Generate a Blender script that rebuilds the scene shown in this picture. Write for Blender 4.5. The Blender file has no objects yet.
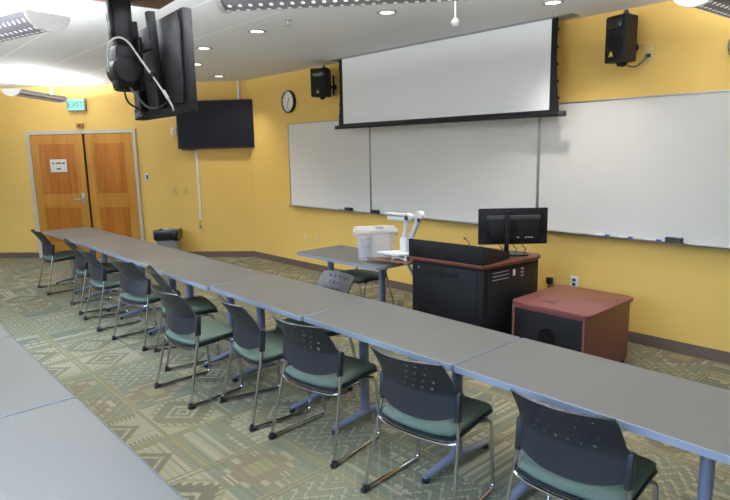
import bpy, bmesh, math, random
from mathutils import Vector, Matrix
random.seed(7)
SC = bpy.context.scene
COL = SC.collection
PI = math.pi
R = math.radians

# ------------------------------------------------------------------ helpers
def lin(c):
    c = c / 255.0
    return c / 12.92 if c <= 0.04045 else ((c + 0.055) / 1.055) ** 2.4
def rgb(r, g, b): return (lin(r), lin(g), lin(b), 1.0)

class NG:
    """tiny expression builder for shader nodes"""
    def __init__(s, nt): s.nt = nt
    def m(s, op, a, b=None, c=None):
        n = s.nt.nodes.new('ShaderNodeMath'); n.operation = op
        for i, v in enumerate((a, b, c)):
            if v is None: continue
            if isinstance(v, X): s.nt.links.new(v.o, n.inputs[i])
            else: n.inputs[i].default_value = v
        return X(s, n.outputs[0])
    def mix(s, f, a, b):
        n = s.nt.nodes.new('ShaderNodeMix'); n.data_type = 'RGBA'
        for i, v in ((0, f), (6, a), (7, b)):
            if isinstance(v, X): s.nt.links.new(v.o, n.inputs[i])
            else: n.inputs[i].default_value = v
        return X(s, n.outputs[2])
    def coord(s, kind='Object'):
        t = s.nt.nodes.new('ShaderNodeTexCoord')
        q = s.nt.nodes.new('ShaderNodeSeparateXYZ')
        s.nt.links.new(t.outputs[kind], q.inputs[0])
        return [X(s, q.outputs[i]) for i in range(3)]
    def vec(s, x, y, z=0.0):
        n = s.nt.nodes.new('ShaderNodeCombineXYZ')
        for i, v in enumerate((x, y, z)):
            if isinstance(v, X): s.nt.links.new(v.o, n.inputs[i])
            else: n.inputs[i].default_value = v
        return X(s, n.outputs[0])
    def noise(s, scale, detail=2.0, vec=None, rough=.5):
        n = s.nt.nodes.new('ShaderNodeTexNoise'); n.inputs['Scale'].default_value = scale
        n.inputs['Detail'].default_value = detail; n.inputs['Roughness'].default_value = rough
        if vec is None:
            t = s.nt.nodes.new('ShaderNodeTexCoord'); s.nt.links.new(t.outputs['Object'], n.inputs['Vector'])
        else: s.nt.links.new(vec.o, n.inputs['Vector'])
        return X(s, n.outputs[0])
    def white(s, vec):
        n = s.nt.nodes.new('ShaderNodeTexWhiteNoise'); n.noise_dimensions = '3D'
        s.nt.links.new(vec.o, n.inputs['Vector'])
        q = s.nt.nodes.new('ShaderNodeSeparateColor'); s.nt.links.new(n.outputs['Color'], q.inputs[0])
        return [X(s, q.outputs[i]) for i in range(3)]
class X:
    def __init__(s, g, o): s.g = g; s.o = o
    def __add__(s, b): return s.g.m('ADD', s, b)
    __radd__ = __add__
    def __sub__(s, b): return s.g.m('SUBTRACT', s, b)
    def __rsub__(s, b): return s.g.m('SUBTRACT', b, s)
    def __mul__(s, b): return s.g.m('MULTIPLY', s, b)
    __rmul__ = __mul__
    def __truediv__(s, b): return s.g.m('DIVIDE', s, b)
    def __lt__(s, b): return s.g.m('LESS_THAN', s, b)
    def __gt__(s, b): return s.g.m('GREATER_THAN', s, b)
    def floor(s): return s.g.m('FLOOR', s)
    def frac(s): return s.g.m('FRACT', s)
    def abs(s): return s.g.m('ABSOLUTE', s)
    def max(s, b): return s.g.m('MAXIMUM', s, b)
    def min(s, b): return s.g.m('MINIMUM', s, b)
    def pp(s, b): return s.g.m('PINGPONG', s, b)

def new_mat(name, col=(.8, .8, .8, 1), rough=.5, metal=0.0, spec=.5, emit=None, estr=0.0, noise=None, bump=None, trans=0, alpha=1.0):
    m = bpy.data.materials.new(name); m.use_nodes = True
    nt = m.node_tree; b = nt.nodes['Principled BSDF']
    b.inputs['Base Color'].default_value = col
    b.inputs['Roughness'].default_value = rough
    b.inputs['Metallic'].default_value = metal
    b.inputs['Specular IOR Level'].default_value = spec
    b.inputs['Transmission Weight'].default_value = trans
    b.inputs['Alpha'].default_value = alpha
    if emit: b.inputs['Emission Color'].default_value = emit; b.inputs['Emission Strength'].default_value = estr
    g = NG(nt)
    if noise:
        sc, amt = noise
        n = g.noise(sc, 3)
        dark = tuple(c * (1 - amt) for c in col[:3]) + (1,)
        lite = tuple(min(1, c * (1 + amt)) for c in col[:3]) + (1,)
        f = (n - .5) * 2.2 + .5
        nt.links.new(g.mix(f, dark, lite).o, b.inputs['Base Color'])
    if bump:
        sc, st = bump
        n = g.noise(sc, 2)
        bn = nt.nodes.new('ShaderNodeBump'); bn.inputs['Strength'].default_value = st; bn.inputs['Distance'].default_value = .002
        nt.links.new(n.o, bn.inputs['Height']); nt.links.new(bn.outputs[0], b.inputs['Normal'])
    return m
def bsdf(m): return m.node_tree.nodes['Principled BSDF']

class MB:
    def __init__(s): s.bm = bmesh.new()
    def box(s, x0, x1, y0, y1, z0, z1, bev=0.0, seg=2, M=None):
        r = bmesh.ops.create_cube(s.bm, size=1.0)
        vs = r['verts']
        T = Matrix.Translation(((x0+x1)/2, (y0+y1)/2, (z0+z1)/2)) @ Matrix.Diagonal((abs(x1-x0), abs(y1-y0), abs(z1-z0), 1))
        bmesh.ops.transform(s.bm, matrix=T, verts=vs)
        if bev:
            es = list({e for v in vs for e in v.link_edges})
            rr = bmesh.ops.bevel(s.bm, geom=es, offset=bev, segments=seg, affect='EDGES', profile=.5)
            vs = list({v for f in rr['faces'] for v in f.verts} | {v for v in vs if v.is_valid})
        if M is not None: bmesh.ops.transform(s.bm, matrix=M, verts=vs)
        return s
    def poly(s, pts, z0, z1, bev=0.0, M=None, seg=2):
        """extruded outline in xy"""
        n = len(pts)
        lo = [s.bm.verts.new((p[0], p[1], z0)) for p in pts]
        hi = [s.bm.verts.new((p[0], p[1], z1)) for p in pts]
        fs = [s.bm.faces.new(lo[::-1]), s.bm.faces.new(hi)]
        for i in range(n): fs.append(s.bm.faces.new((lo[i], lo[(i+1) % n], hi[(i+1) % n], hi[i])))
        vs = lo + hi
        if bev:
            es = [e for f in fs[:2] for e in f.edges]
            rr = bmesh.ops.bevel(s.bm, geom=list(set(es)), offset=bev, segments=seg, affect='EDGES', profile=.5)
            vs = list({v for f in rr['faces'] for v in f.verts} | {v for v in vs if v.is_valid})
        if M is not None: bmesh.ops.transform(s.bm, matrix=M, verts=vs)
        return s
    def tube(s, pts, r, seg=10, caps=True):
        pts = [Vector(p) for p in pts]
        n = len(pts)
        rs = r if isinstance(r, (list, tuple)) else [r] * n
        t0 = (pts[1] - pts[0]).normalized()
        up = Vector((0, 0, 1)) if abs(t0.z) < .9 else Vector((1, 0, 0))
        a = t0.cross(up).normalized()
        rings = []
        for i in range(n):
            if i == 0: t = pts[1] - pts[0]
            elif i == n-1: t = pts[-1] - pts[-2]
            else: t = (pts[i+1] - pts[i]).normalized() + (pts[i] - pts[i-1]).normalized()
            t.normalize()
            a = (a - t * a.dot(t)).normalized(); b = t.cross(a)
            rings.append([s.bm.verts.new(pts[i] + (a * math.cos(2*PI*k/seg) + b * math.sin(2*PI*k/seg)) * rs[i]) for k in range(seg)])
        for i in range(n-1):
            for k in range(seg):
                s.bm.faces.new((rings[i][k], rings[i][(k+1) % seg], rings[i+1][(k+1) % seg], rings[i+1][k]))
        if caps:
            s.bm.faces.new(rings[0][::-1]); s.bm.faces.new(rings[-1])
        return s
    def lathe(s, prof, seg=24, M=None, sx=1.0, sy=1.0):
        """prof: (r,z) list, closed with caps"""
        rings = []; vs = []
        for r, z in prof:
            ring = [s.bm.verts.new((r*sx*math.cos(2*PI*k/seg), r*sy*math.sin(2*PI*k/seg), z)) for k in range(seg)]
            rings.append(ring); vs += ring
        for i in range(len(rings)-1):
            for k in range(seg):
                s.bm.faces.new((rings[i][k], rings[i][(k+1) % seg], rings[i+1][(k+1) % seg], rings[i+1][k]))
        s.bm.faces.new(rings[0][::-1]); s.bm.faces.new(rings[-1])
        if M is not None: bmesh.ops.transform(s.bm, matrix=M, verts=vs)
        return s
    def loft(s, rings, caps=True, closed=True):
        vr = [[s.bm.verts.new(p) for p in ring] for ring in rings]
        n = len(vr[0])
        for i in range(len(vr)-1):
            for k in range(n if closed else n-1):
                s.bm.faces.new((vr[i][k], vr[i][(k+1) % n], vr[i+1][(k+1) % n], vr[i+1][k]))
        if caps: s.bm.faces.new(vr[0][::-1]); s.bm.faces.new(vr[-1])
        return s
    def build(s, name, mat, parent=None, smooth=True, ang=35, solid=None):
        bmesh.ops.recalc_face_normals(s.bm, faces=s.bm.faces)
        me = bpy.data.meshes.new(name); s.bm.to_mesh(me); s.bm.free()
        me.materials.append(mat)
        o = bpy.data.objects.new(name, me); COL.objects.link(o)
        if smooth:
            for p in me.polygons: p.use_smooth = True
            me.set_sharp_from_angle(angle=R(ang))
        if parent: o.parent = parent
        return o

def rrect(x0, x1, y0, y1, r, n=5):
    pts = []
    for cx, cy, a0 in ((x1-r, y0+r, -90), (x1-r, y1-r, 0), (x0+r, y1-r, 90), (x0+r, y0+r, 180)):
        for k in range(n+1):
            a = R(a0 + 90*k/n); pts.append((cx + r*math.cos(a), cy + r*math.sin(a)))
    return pts
def fillet(pts, r, n=5):
    pts = [Vector(p) for p in pts]; out = [pts[0]]
    for i in range(1, len(pts)-1):
        a, b, c = pts[i-1], pts[i], pts[i+1]
        d1 = min(r, (a-b).length*.49); d2 = min(r, (c-b).length*.49)
        p = b + (a-b).normalized()*d1; q = b + (c-b).normalized()*d2
        for k in range(n+1):
            t = k/n; out.append(p*(1-t)**2 + b*2*t*(1-t) + q*t*t)
    out.append(pts[-1]); return out
def thing(name, label, cat, loc=(0, 0, 0), rz=0.0, group=None):
    o = bpy.data.objects.new(name, None); COL.objects.link(o)
    o.empty_display_size = .1
    o.location = loc; o.rotation_euler = (0, 0, rz); o['label'] = label; o['category'] = cat
    if group: o['group'] = group
    return o
def tag(o, label, cat, group=None):
    o['label'] = label; o['category'] = cat
    if group: o['group'] = group
    return o
def struct(o): o['kind'] = 'structure'; return o
def dup(root, loc, rz, label):
    def cp(o, parent):
        c = o.copy(); COL.objects.link(c)
        if parent: c.parent = parent
        for ch in list(o.children): cp(ch, c)
        return c
    r = cp(root, None); r.location = loc; r.rotation_euler = (0, 0, rz); r['label'] = label
    return r
def text_mesh(name, body, size, mat, parent, M, bold=0.0, ext=.001):
    cu = bpy.data.curves.new(name, 'FONT'); cu.body = body; cu.size = size; cu.extrude = ext; cu.offset = bold
    cu.align_x = 'CENTER'; cu.align_y = 'CENTER'
    t = bpy.data.objects.new(name, cu); COL.objects.link(t)
    bpy.context.view_layer.update()
    me = bpy.data.meshes.new_from_object(t.evaluated_get(bpy.context.evaluated_depsgraph_get()))
    bpy.data.objects.remove(t); bpy.data.curves.remove(cu)
    me.transform(M); me.materials.clear(); me.materials.append(mat)
    o = bpy.data.objects.new(name, me); COL.objects.link(o)
    if parent: o.parent = parent
    return o

# ------------------------------------------------------------------ materials
M = {}
M['wall'] = new_mat('yellow_wall_paint', rgb(231, 192, 102), .6, bump=(180, .15), noise=(1.3, .03))
M['wallg'] = new_mat('warm_white_paint', rgb(214, 204, 186), .7, noise=(2, .03))
M['base'] = new_mat('grey_brown_vinyl_base', rgb(98, 82, 74), .5, noise=(9, .08))
M['lam'] = new_mat('grey_laminate', rgb(97, 94, 88), .42, noise=(420, .10))
M['edge'] = new_mat('pale_edge_band', rgb(138, 145, 156), .35, noise=(30, .03))
M['legmetal'] = new_mat('grey_painted_metal', rgb(122, 128, 148), .4, metal=.2, noise=(40, .04))
M['blackp'] = new_mat('black_plastic', rgb(34, 35, 41), .42, noise=(120, .12), bump=(600, .15))
M['blackg'] = new_mat('black_gloss_plastic', rgb(20, 20, 23), .25, noise=(20, .1))
M['blackm'] = new_mat('black_matte_metal', rgb(18, 18, 20), .55, spec=.2, noise=(60, .12))
M['darkgrey'] = new_mat('dark_grey_plastic', rgb(52, 53, 60), .45, noise=(40, .1))
M['chrome'] = new_mat('chrome', rgb(205, 205, 208), .16, metal=1.0, noise=(15, .03))
M['seat'] = new_mat('green_grey_seat_fabric', rgb(80, 95, 82), .8, noise=(350, .15), bump=(700, .3))
M['white'] = new_mat('white_plastic', rgb(232, 232, 230), .35, noise=(15, .02))
M['ivory'] = new_mat('ivory_plastic', rgb(222, 196, 130), .4, noise=(15, .03))
M['greyp'] = new_mat('grey_plastic', rgb(150, 152, 158), .5, noise=(20, .05))
M['alu'] = new_mat('brushed_aluminium', rgb(176, 174, 168), .35, metal=.7, noise=(60, .06))
M['frameW'] = new_mat('beige_grey_frame_paint', rgb(196, 188, 170), .45, noise=(10, .03))
M['board'] = new_mat('whiteboard_enamel', rgb(230, 227, 221), .32, noise=(2, .015))
M['screen'] = new_mat('projection_fabric', rgb(246, 247, 248), .75, noise=(3, .008))
M['tvglass'] = new_mat('tv_glass', rgb(16, 17, 26), .25, spec=.2, noise=(3, .1))
M['cherry'] = new_mat('cherry_laminate', rgb(116, 66, 60), .38, noise=(35, .10))
M['paper'] = new_mat('paper', rgb(238, 234, 226), .8, noise=(30, .02))
M['ink'] = new_mat('ink', rgb(40, 40, 44), .7, noise=(80, .2))
M['bag'] = new_mat('black_bin_liner', rgb(22, 23, 27), .22, noise=(30, .2), bump=(35, 1.0))
M['blue'] = new_mat('blue_marker_plastic', rgb(50, 80, 170), .4, noise=(60, .05))
M['yellow'] = new_mat('yellow_badge', rgb(196, 178, 60), .4, noise=(60, .05))
M['red'] = new_mat('red_plastic', rgb(170, 40, 45), .4, noise=(60, .05))
M['brownbox'] = new_mat('brown_grey_box', rgb(104, 78, 66), .6, noise=(12, .12))
M['cablew'] = new_mat('silver_cable', rgb(190, 190, 188), .35, metal=.3, noise=(60, .05))
M['bin_clear'] = new_mat('frosted_clear_plastic', rgb(240, 240, 242), .25, alpha=.22, noise=(8, .03))
M['lid_clear'] = new_mat('frosted_lid_plastic', rgb(240, 240, 242), .3, alpha=.5, noise=(8, .02))
M['dl'] = new_mat('downlight_lamp', (1, 1, 1, 1), .5, emit=(1, .96, .88, 1), estr=6)
M['exitp'] = new_mat('exit_panel_lit', rgb(140, 240, 215), .5, emit=rgb(150, 250, 220), estr=.75, noise=(20, .03))
M['exitl'] = new_mat('exit_letter_green', rgb(20, 110, 84), .5, emit=rgb(30, 130, 100), estr=.3, noise=(20, .03))

def wood_mat(name, c1, c2, axis='z', rough=.35):
    m = new_mat(name, c1, rough, spec=.25); nt = m.node_tree; g = NG(nt)
    x, y, z = g.coord()
    s = (26.0, 26.0, 1.6) if axis == 'z' else (1.6, 26.0, 26.0)
    n = g.noise(1.0, 4, g.vec(x*s[0], y*s[1], z*s[2]), .6)
    n2 = g.noise(1.0, 2, g.vec(x*5.0, y*5.0, z*.4)) if axis == 'z' else g.noise(1.0, 2, g.vec(x*.4, y*5.0, z*5.0))
    f = ((n - .5)*1.6 + (n2 - .5)*1.6 + .5)
    nt.links.new(g.mix(f.max(0.0).min(1.0), c1, c2).o, bsdf(m).inputs['Base Color'])
    return m
M['door'] = wood_mat('fir_door_wood', rgb(166, 112, 36), rgb(192, 138, 56))
M['doorp'] = wood_mat('fir_door_panel_wood', rgb(146, 84, 22), rgb(184, 116, 38))
M['woodtop'] = wood_mat('walnut_top', rgb(72, 40, 31), rgb(102, 60, 45), 'x')

M['shelfwood'] = wood_mat('brown_shelf_wood', rgb(98, 70, 55), rgb(128, 94, 74), 'x')

# ceiling: painted, with pale grid lines along the room on its left part
m = M['ceil'] = new_mat('ceiling_paint', rgb(214, 211, 206), .8); nt = m.node_tree; g = NG(nt)
x, y, z = g.coord()
q = ((y - 1.655 + 6.25) / .627)
ln = ((q.frac() - .5).abs() > .482) * (y < 3.05) * (x < -4.2)
n = g.noise(1.5, 3)
base = g.mix(n, rgb(226, 229, 233), rgb(234, 237, 241))
nt.links.new(g.mix(ln, base, rgb(253, 253, 253)).o, bsdf(m).inputs['Base Color'])

# pendant light body: grey metal with two bands of round holes that glow
m = M['perf'] = new_mat('perforated_lamp_metal', rgb(150, 148, 156), .6, metal=.0); nt = m.node_tree; g = NG(nt)
x, y, z = g.coord()
u = x / .054; ang = g.m('ARCTAN2', y, 0.0 - z) * .11 / .064 + .5
row = ang.floor(); uu = u + (row * .5).frac()
du = uu.frac() - .5; dv_ = ang.frac() - .5
rr = g.m('SQRT', du*du + dv_*dv_)
hole = (rr < .19) * (ang.abs() < 3.0)
base = g.mix(g.noise(20, 2), rgb(150, 147, 158), rgb(164, 161, 171))
nt.links.new(g.mix(hole, base, (1, 1, 1, 1)).o, bsdf(m).inputs['Base Color'])
bsdf(m).inputs['Emission Color'].default_value = (.93, .93, 1, 1)
nt.links.new((hole * 1.1).o, bsdf(m).inputs['Emission Strength'])

# carpet: half-metre squares of south-western motifs
m = M['carpet'] = new_mat('patterned_carpet', rgb(150, 140, 110), .95, spec=.1); nt = m.node_tree; g = NG(nt)
x, y, z = g.coord()
Q = 72.0
x = (x * Q).floor() / Q; y = (y * Q).floor() / Q
cu = (x + 22.97) / .5; cv = (y + 21.14) / .5
ix = cu.floor(); iy = cv.floor()
r1, r2, r3 = g.white(g.vec(ix, iy, 3.7))
r4, r5, r6 = g.white(g.vec(ix, iy, 9.1))
fx = cu.frac(); fy = cv.frac()
sw = r3 > .5
uu = fx + sw * (fy - fx); vv = fy + sw * (fx - fy)
s_ = uu * 2.0 - 1.0; t_ = vv * 2.0 - 1.0
a = s_.abs(); b = t_.abs(); d = a + b
CREAM = rgb(168, 160, 134); OLIVE = rgb(92, 90, 73); SAGE = rgb(106, 118, 103); RUST = rgb(116, 100, 81); GOLD = rgb(142, 131, 92); TAUPE = rgb(114, 110, 90); DSAGE = rgb(88, 100, 87)
# per stripe random
st = (uu * 21.0).floor(); w1, w2, w3 = g.white(g.vec(st, ix * 3.1 + iy * 7.7, 1.0))
stripes = g.mix(w1 > .66, g.mix(w1 > .33, SAGE, DSAGE), g.mix(w2 > .4, CREAM, OLIVE))
# 0 concentric diamond on cream with side hatching
h = ((t_ * 9.0).frac() < .45) * (a > .62) * (w2 > .3)
m0 = g.mix(h, CREAM, OLIVE)
m0 = g.mix(a > .9, m0, SAGE)
m0 = g.mix(d < .80, m0, OLIVE); m0 = g.mix(d < .58, m0, CREAM); m0 = g.mix(d < .46, m0, OLIVE); m0 = g.mix(d < .14, m0, CREAM)
# 1 serrated star
ser = d + (b * 6.0).pp(.5) * .5
m1 = g.mix(ser < 1.15, CREAM, OLIVE)
m1 = g.mix(((d - 1.2).abs() < .07), m1, GOLD)
m1 = g.mix(b > .78, m1, g.mix((t_ * 14.0).frac() > .5, CREAM, TAUPE))
m1 = g.mix(d < .52, m1, CREAM); m1 = g.mix(d < .40, m1, OLIVE); m1 = g.mix(d < .26, m1, CREAM); m1 = g.mix(d < .15, m1, OLIVE)
# 2 stepped rust diamond on sage
stp = ((a * 6.0).floor() / 6.0) + ((b * 4.0).floor() / 4.0)
m2 = g.mix((w3 > .55) * (b > .25), SAGE, g.mix(w1 > .5, DSAGE, TAUPE))
m2 = g.mix(stp < .95, m2, TAUPE); m2 = g.mix(stp < .72, m2, RUST)
m2 = g.mix(((stp - .74).abs() < .09) * (s_ * 5.0).frac().__gt__(.35), m2, CREAM)
m2 = g.mix(stp < .2, m2, GOLD)
# 3 zigzag bands
zg = ((s_ + (t_ * 1.5).pp(.5)) * 2.4).frac()
m3 = g.mix(zg < .55, SAGE, TAUPE); m3 = g.mix(zg < .28, m3, CREAM); m3 = g.mix(zg > .86, m3, OLIVE)
# 4 striped with wedge
wd = (t_ * .9 + s_) > .25
m4 = g.mix(wd * ((t_ * 7.0).frac() > .25), stripes, g.mix(w1 > .5, TAUPE, CREAM))
col = m0
col = g.mix(r1 > .20, col, m1); col = g.mix(r1 > .42, col, m2); col = g.mix(r1 > .62, col, m3); col = g.mix(r1 > .80, col, m4)
# border bands
bx = fx * .5; by = fy * .5
def band(c):
    k = (c * 69.0).floor(); return g.mix((k * .5).frac() > .25, TAUPE, GOLD)
col = g.mix((by < .058) * (r4 > .25), col, band(by))
col = g.mix((bx < .058) * (r5 > .45), col, g.mix(((bx * 69.0).floor() * .5).frac() > .25, GOLD, OLIVE))
tint = g.noise(.9, 2)
col = g.mix(.17 + (tint - .5) * .8, col, GOLD)
tri = ((fx + fy) * 5.5 + r6).pp(.5) * 2.0
col = g.mix((tri > .84) * (r2 > .68) * .5, col, CREAM)
col = g.mix(((uu * 25.0).frac() > .62) * .28, col, OLIVE)
col = g.mix(.32, col, TAUPE)
fine = g.noise(240, 2)
nf = nt.nodes.new('ShaderNodeMix'); nf.data_type = 'RGBA'; nf.blend_type = 'MULTIPLY'; nf.inputs[0].default_value = .35
nt.links.new(col.o, nf.inputs[6]); nt.links.new(g.mix((fine - .5) * 2.0 + .5, (.55, .55, .55, 1), (1.2, 1.2, 1.2, 1)).o, nf.inputs[7])
nt.links.new(nf.outputs[2], bsdf(m).inputs['Base Color'])
bn = nt.nodes.new('ShaderNodeBump'); bn.inputs['Strength'].default_value = .4; bn.inputs['Distance'].default_value = .003
nt.links.new(fine.o, bn.inputs['Height']); nt.links.new(bn.outputs[0], bsdf(m).inputs['Normal'])

# ------------------------------------------------------------------ room shell
YW = 5.214; HC = 2.91; XC = -8.559
DV = Vector((-.731, -.682, 0)); NL = Vector((.682, -.731, 0))     # along the left wall, and out of it into the room
COR = Vector((XC, YW, 0)); LEND = COR + DV * 5.5
XR = 2.2; YR = -1.1
ang_l = math.atan2(DV.y, DV.x)
CO2 = COR - DV * .035
def LW(s, z, off=0.0): return CO2 + DV * s + NL * off + Vector((0, 0, z))
# local frame of the left wall: +x runs from the corner towards the doors reversed so that text reads properly
RZL = math.atan2(-DV.y, -DV.x)       # local +x = towards the corner, local -y = into the room

outline = [(XC, YW), (LEND.x, LEND.y), (LEND.x, YR), (XR, YR), (XR, YW)]
def slab(name, z0, z1, mat):
    b = MB(); b.poly([(p[0], p[1]) for p in outline], z0, z1); return struct(b.build(name, mat, smooth=False))
slab('floor', -.1, 0, M['carpet'])
slab('ceiling', HC, HC + .1, M['ceil'])
def wall(name, p, q, mat, th=.12, openings=()):
    p = Vector((p[0], p[1], 0)); q = Vector((q[0], q[1], 0)); d = (q - p); L = d.length; d.normalize()
    n = Vector((-d.y, d.x, 0))                  # outward is -n when going this way round
    T = Matrix(((d.x, n.x, 0, p.x), (d.y, n.y, 0, p.y), (0, 0, 1, 0), (0, 0, 0, 1)))
    b = MB()
    xs = 0.0
    for (a, c, z0, z1) in openings:
        b.box(xs, a, -th, 0, 0, HC, M=T); b.box(a, c, -th, 0, 0, z0, M=T); b.box(a, c, -th, 0, z1, HC, M=T); xs = c
    b.box(xs, L, -th, 0, 0, HC, M=T)
    return struct(b.build(name, mat, smooth=False))
# walk clockwise seen from above => outward on the -n side is right-hand; choose ordering so that n points inside
wall('wall_front', (XR, YW), (XC, YW), M['wall'])
wall('wall_left', (XC, YW), (LEND.x, LEND.y), M['wall'])
wall('wall_side', (LEND.x, LEND.y), (LEND.x, YR), M['wall'])
WIN = [(.8, 4.6, 1.0, 2.75), (5.2, 9.0, 1.0, 2.75), (9.6, 13.4, 1.0, 2.75)]
wall('wall_rear', (LEND.x, YR), (XR, YR), M['wallg'], openings=WIN)
wall('wall_right', (XR, YR), (XR, YW), M['wallg'])
for i, (a, c, z0, z1) in enumerate(WIN):
    b = MB(); x0 = LEND.x + a; x1 = LEND.x + c
    for (p0, p1, q0, q1) in ((x0, x0+.05, z0, z1), (x1-.05, x1, z0, z1), (x0+.05, x1-.05, z0, z0+.05), (x0+.05, x1-.05, z1-.05, z1), ((x0+x1)/2-.02, (x0+x1)/2+.02, z0+.05, z1-.05)):
        b.box(p0, p1, YR-.09, YR-.03, q0, q1)
    struct(b.build('window_%d' % (i+1), M['alu'], smooth=False))
# baseboards
b = MB(); b.box(XC + .002, XR, YW - .014, YW - .001, 0.001, .1); struct(b.build('baseboard_front', M['base'], smooth=False))
def lw_box(b, s0, s1, o0, o1, z0, z1, bev=0.0):
    T = Matrix(((-DV.x, -NL.x, 0, CO2.x), (-DV.y, -NL.y, 0, CO2.y), (0, 0, 1, 0), (0, 0, 0, 1)))
    return b.box(-s1, -s0, -o1, -o0, z0, z1, bev, M=T)
b = MB(); lw_box(b, .045, 1.955, .001, .014, .001, .1); lw_box(b, 3.895, 5.48, .001, .014, .001, .1)
struct(b.build('baseboard_left', M['base'], smooth=False))
# door frame
b = MB()
lw_box(b, 1.96, 2.015, .001, .03, .001, 2.185); lw_box(b, 3.825, 3.89, .001, .03, .001, 2.185); lw_box(b, 2.015, 3.825, .001, .03, 2.125, 2.185)
struct(b.build('trim_1', M['frameW'], smooth=False))
# black sheet behind the leaves, put in as the shade of their gap
b = MB(); lw_box(b, 2.015, 3.825, .0005, .004, .001, 2.125); struct(b.build('trim_2', M['blackm'], smooth=False))
def door_leaf(name, s0, s1, handle):
    T = Matrix(((-DV.x, -NL.x, 0, COR.x), (-DV.y, -NL.y, 0, COR.y), (0, 0, 1, 0), (0, 0, 0, 1)))
    b = MB(); st = .135
    for (a, c, z0, z1) in ((s0, s0+st, .012, 2.118), (s1-st, s1, .012, 2.118), (s0+st, s1-st, .012, .26), (s0+st, s1-st, .90, 1.10), (s0+st, s1-st, 1.98, 2.118)):
        lw_box(b, a, c, .005, .026, z0, z1, .0)
    d = struct(b.build(name, M['door'], smooth=False))
    for z0, z1 in ((.26, .90), (1.10, 1.98)):
        b = MB(); lw_box(b, s0+st, s1-st, .005, .014, z0, z1); b.build('door_panel', M['doorp'], d, smooth=False)
        b = MB()
        for (a, c, y0, y1) in ((s0+st, s0+st+.018, z0, z1), (s1-st-.018, s1-st, z0, z1), (s0+st+.018, s1-st-.018, z0, z0+.018), (s0+st+.018, s1-st-.018, z1-.018, z1)):
            lw_box(b, a, c, .014, .020, y0, y1)
        b.build('panel_moulding', M['door'], d, smooth=False)
    if handle:
        hs = s0 + .07
        b = MB(); lw_box(b, hs-.03, hs+.03, .026, .034, .95, 1.13, .006); pl = b.build('handle_plate', M['alu'], d)
        b = MB(); b.tube(fillet([LW(hs, 1.035, .03), LW(hs, 1.035, .085), LW(hs+.14, 1.03, .085)], .02), .0115); b.build('door_handle', M['alu'], d)
    return d
door_leaf('door_1', 2.893, 3.82, True)
door_leaf('door_2', 2.02, 2.850, False)

# ------------------------------------------------------------------ paper notice, exit sign and small wall fittings on the left wall
def at_left(name, label, cat, s, z, off=.001, group=None):
    p = LW(s, z, off); return thing(name, label, cat, p, RZL, group)
t = at_left('paper_notice', 'white paper notice with two dark text lines taped to the left wooden door', 'sign', 3.355, 1.60, .0285)
b = MB(); b.box(-.15, .15, -.002, 0, -.108, .108); b.build('sheet', M['paper'], t, smooth=False)
for x0, x1, zc in ((-.115, -.07, .045), (-.045, .05, .045), (.065, .12, .045), (-.04, .045, -.048)):
    b = MB(); b.box(x0, x1, -.0024, -.002, zc - .015, zc - .010)
    xx = x0
    while xx < x1 - .008:
        w = random.uniform(.007, .012); b.box(xx, min(xx + w, x1), -.003, -.002, zc - .017, zc + random.uniform(.006, .018)); xx += w + .004
    b.build('printed_word', M['ink'], t, smooth=False)
t = at_left('exit_sign', 'lit green EXIT sign on the yellow wall above the wooden doors', 'sign', 2.92, 2.595, .003)
b = MB(); b.box(-.16, .16, -.07, 0, -.10, .10, .012); b.build('housing', M['greyp'], t)
b = MB(); b.box(-.135, .135, -.074, -.0701, -.08, .08, .002); b.build('lit_panel', M['exitp'], t)
text_mesh('exit_lettering', 'EXIT', .135, M['exitl'], t, Matrix.Translation((0, -.0748, -.002)) @ Matrix.Rotation(PI/2, 4, 'X'), bold=.003, ext=.0006)
t = at_left('door_sensor', 'small brown box fixed just above the frame of the double doors', 'sensor', 2.905, 2.255, .003)
b = MB(); b.box(-.055, .055, -.045, 0, -.04, .04, .006); b.build('case', new_mat('brown_case', rgb(128, 82, 44), .5, noise=(20, .1)), t)
b = MB(); b.lathe([(.014, 0), (.014, .004)], 16, M=Matrix.Translation((0, -.045, 0)) @ Matrix.Rotation(PI/2, 4, 'X')); b.build('lens', M['blackg'], t)
t = at_left('wall_switch', 'white wall switch with dark centre to the right of the wooden doors', 'switch', 1.82, 1.385, .001)
b = MB(); b.box(-.04, .04, -.01, 0, -.065, .065, .004); b.build('plate', M['white'], t)
b = MB(); b.box(-.016, .016, -.016, -.0101, -.034, .034, .003); b.build('rocker', M['darkgrey'], t)
def outlet(t, pm, sm=None):
    b = MB(); b.box(-.04, .04, -.008, 0, -.06, .06, .004); b.build('plate', pm, t)
    for zc in (-.022, .022):
        b = MB(); b.box(-.017, .017, -.011, -.0081, zc-.014, zc+.014, .003); b.build('socket', sm or pm, t)
for s, lab in ((1.37, 'pale cream wall plate above the waste bin, the left one of the pair'), (1.185, 'pale cream wall plate above the waste bin, the right one of the pair')):
    t = at_left('wall_plate', lab, 'wall plate', s, 1.14, .001, 'cream wall plates above the waste bin')
    outlet(t, new_mat('cream_plate', rgb(218, 190, 112), .5, noise=(20, .03)))
t = at_left('wall_plate', 'white wall box just left of the wall mounted television', 'wall plate', 1.297, 2.13, .001)
b = MB(); b.box(-.045, .045, -.03, 0, -.06, .06, .005); b.build('box', M['white'], t)
b = MB(); b.box(-.02, .02, -.034, -.0301, -.03, .03, .003); b.build('cover', M['ivory'], t)
t = at_left('cable_raceway', 'white cable raceway running down the wall under the television', 'raceway', .935, .0, .001)
b = MB(); b.box(-.02, .02, -.016, 0, .63, 1.83, .004); b.build('channel', M['white'], t)
b = MB(); b.box(-.013, .013, -.018, -.0161, .64, 1.82, .001); b.build('channel_cover', M['white'], t)
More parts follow.
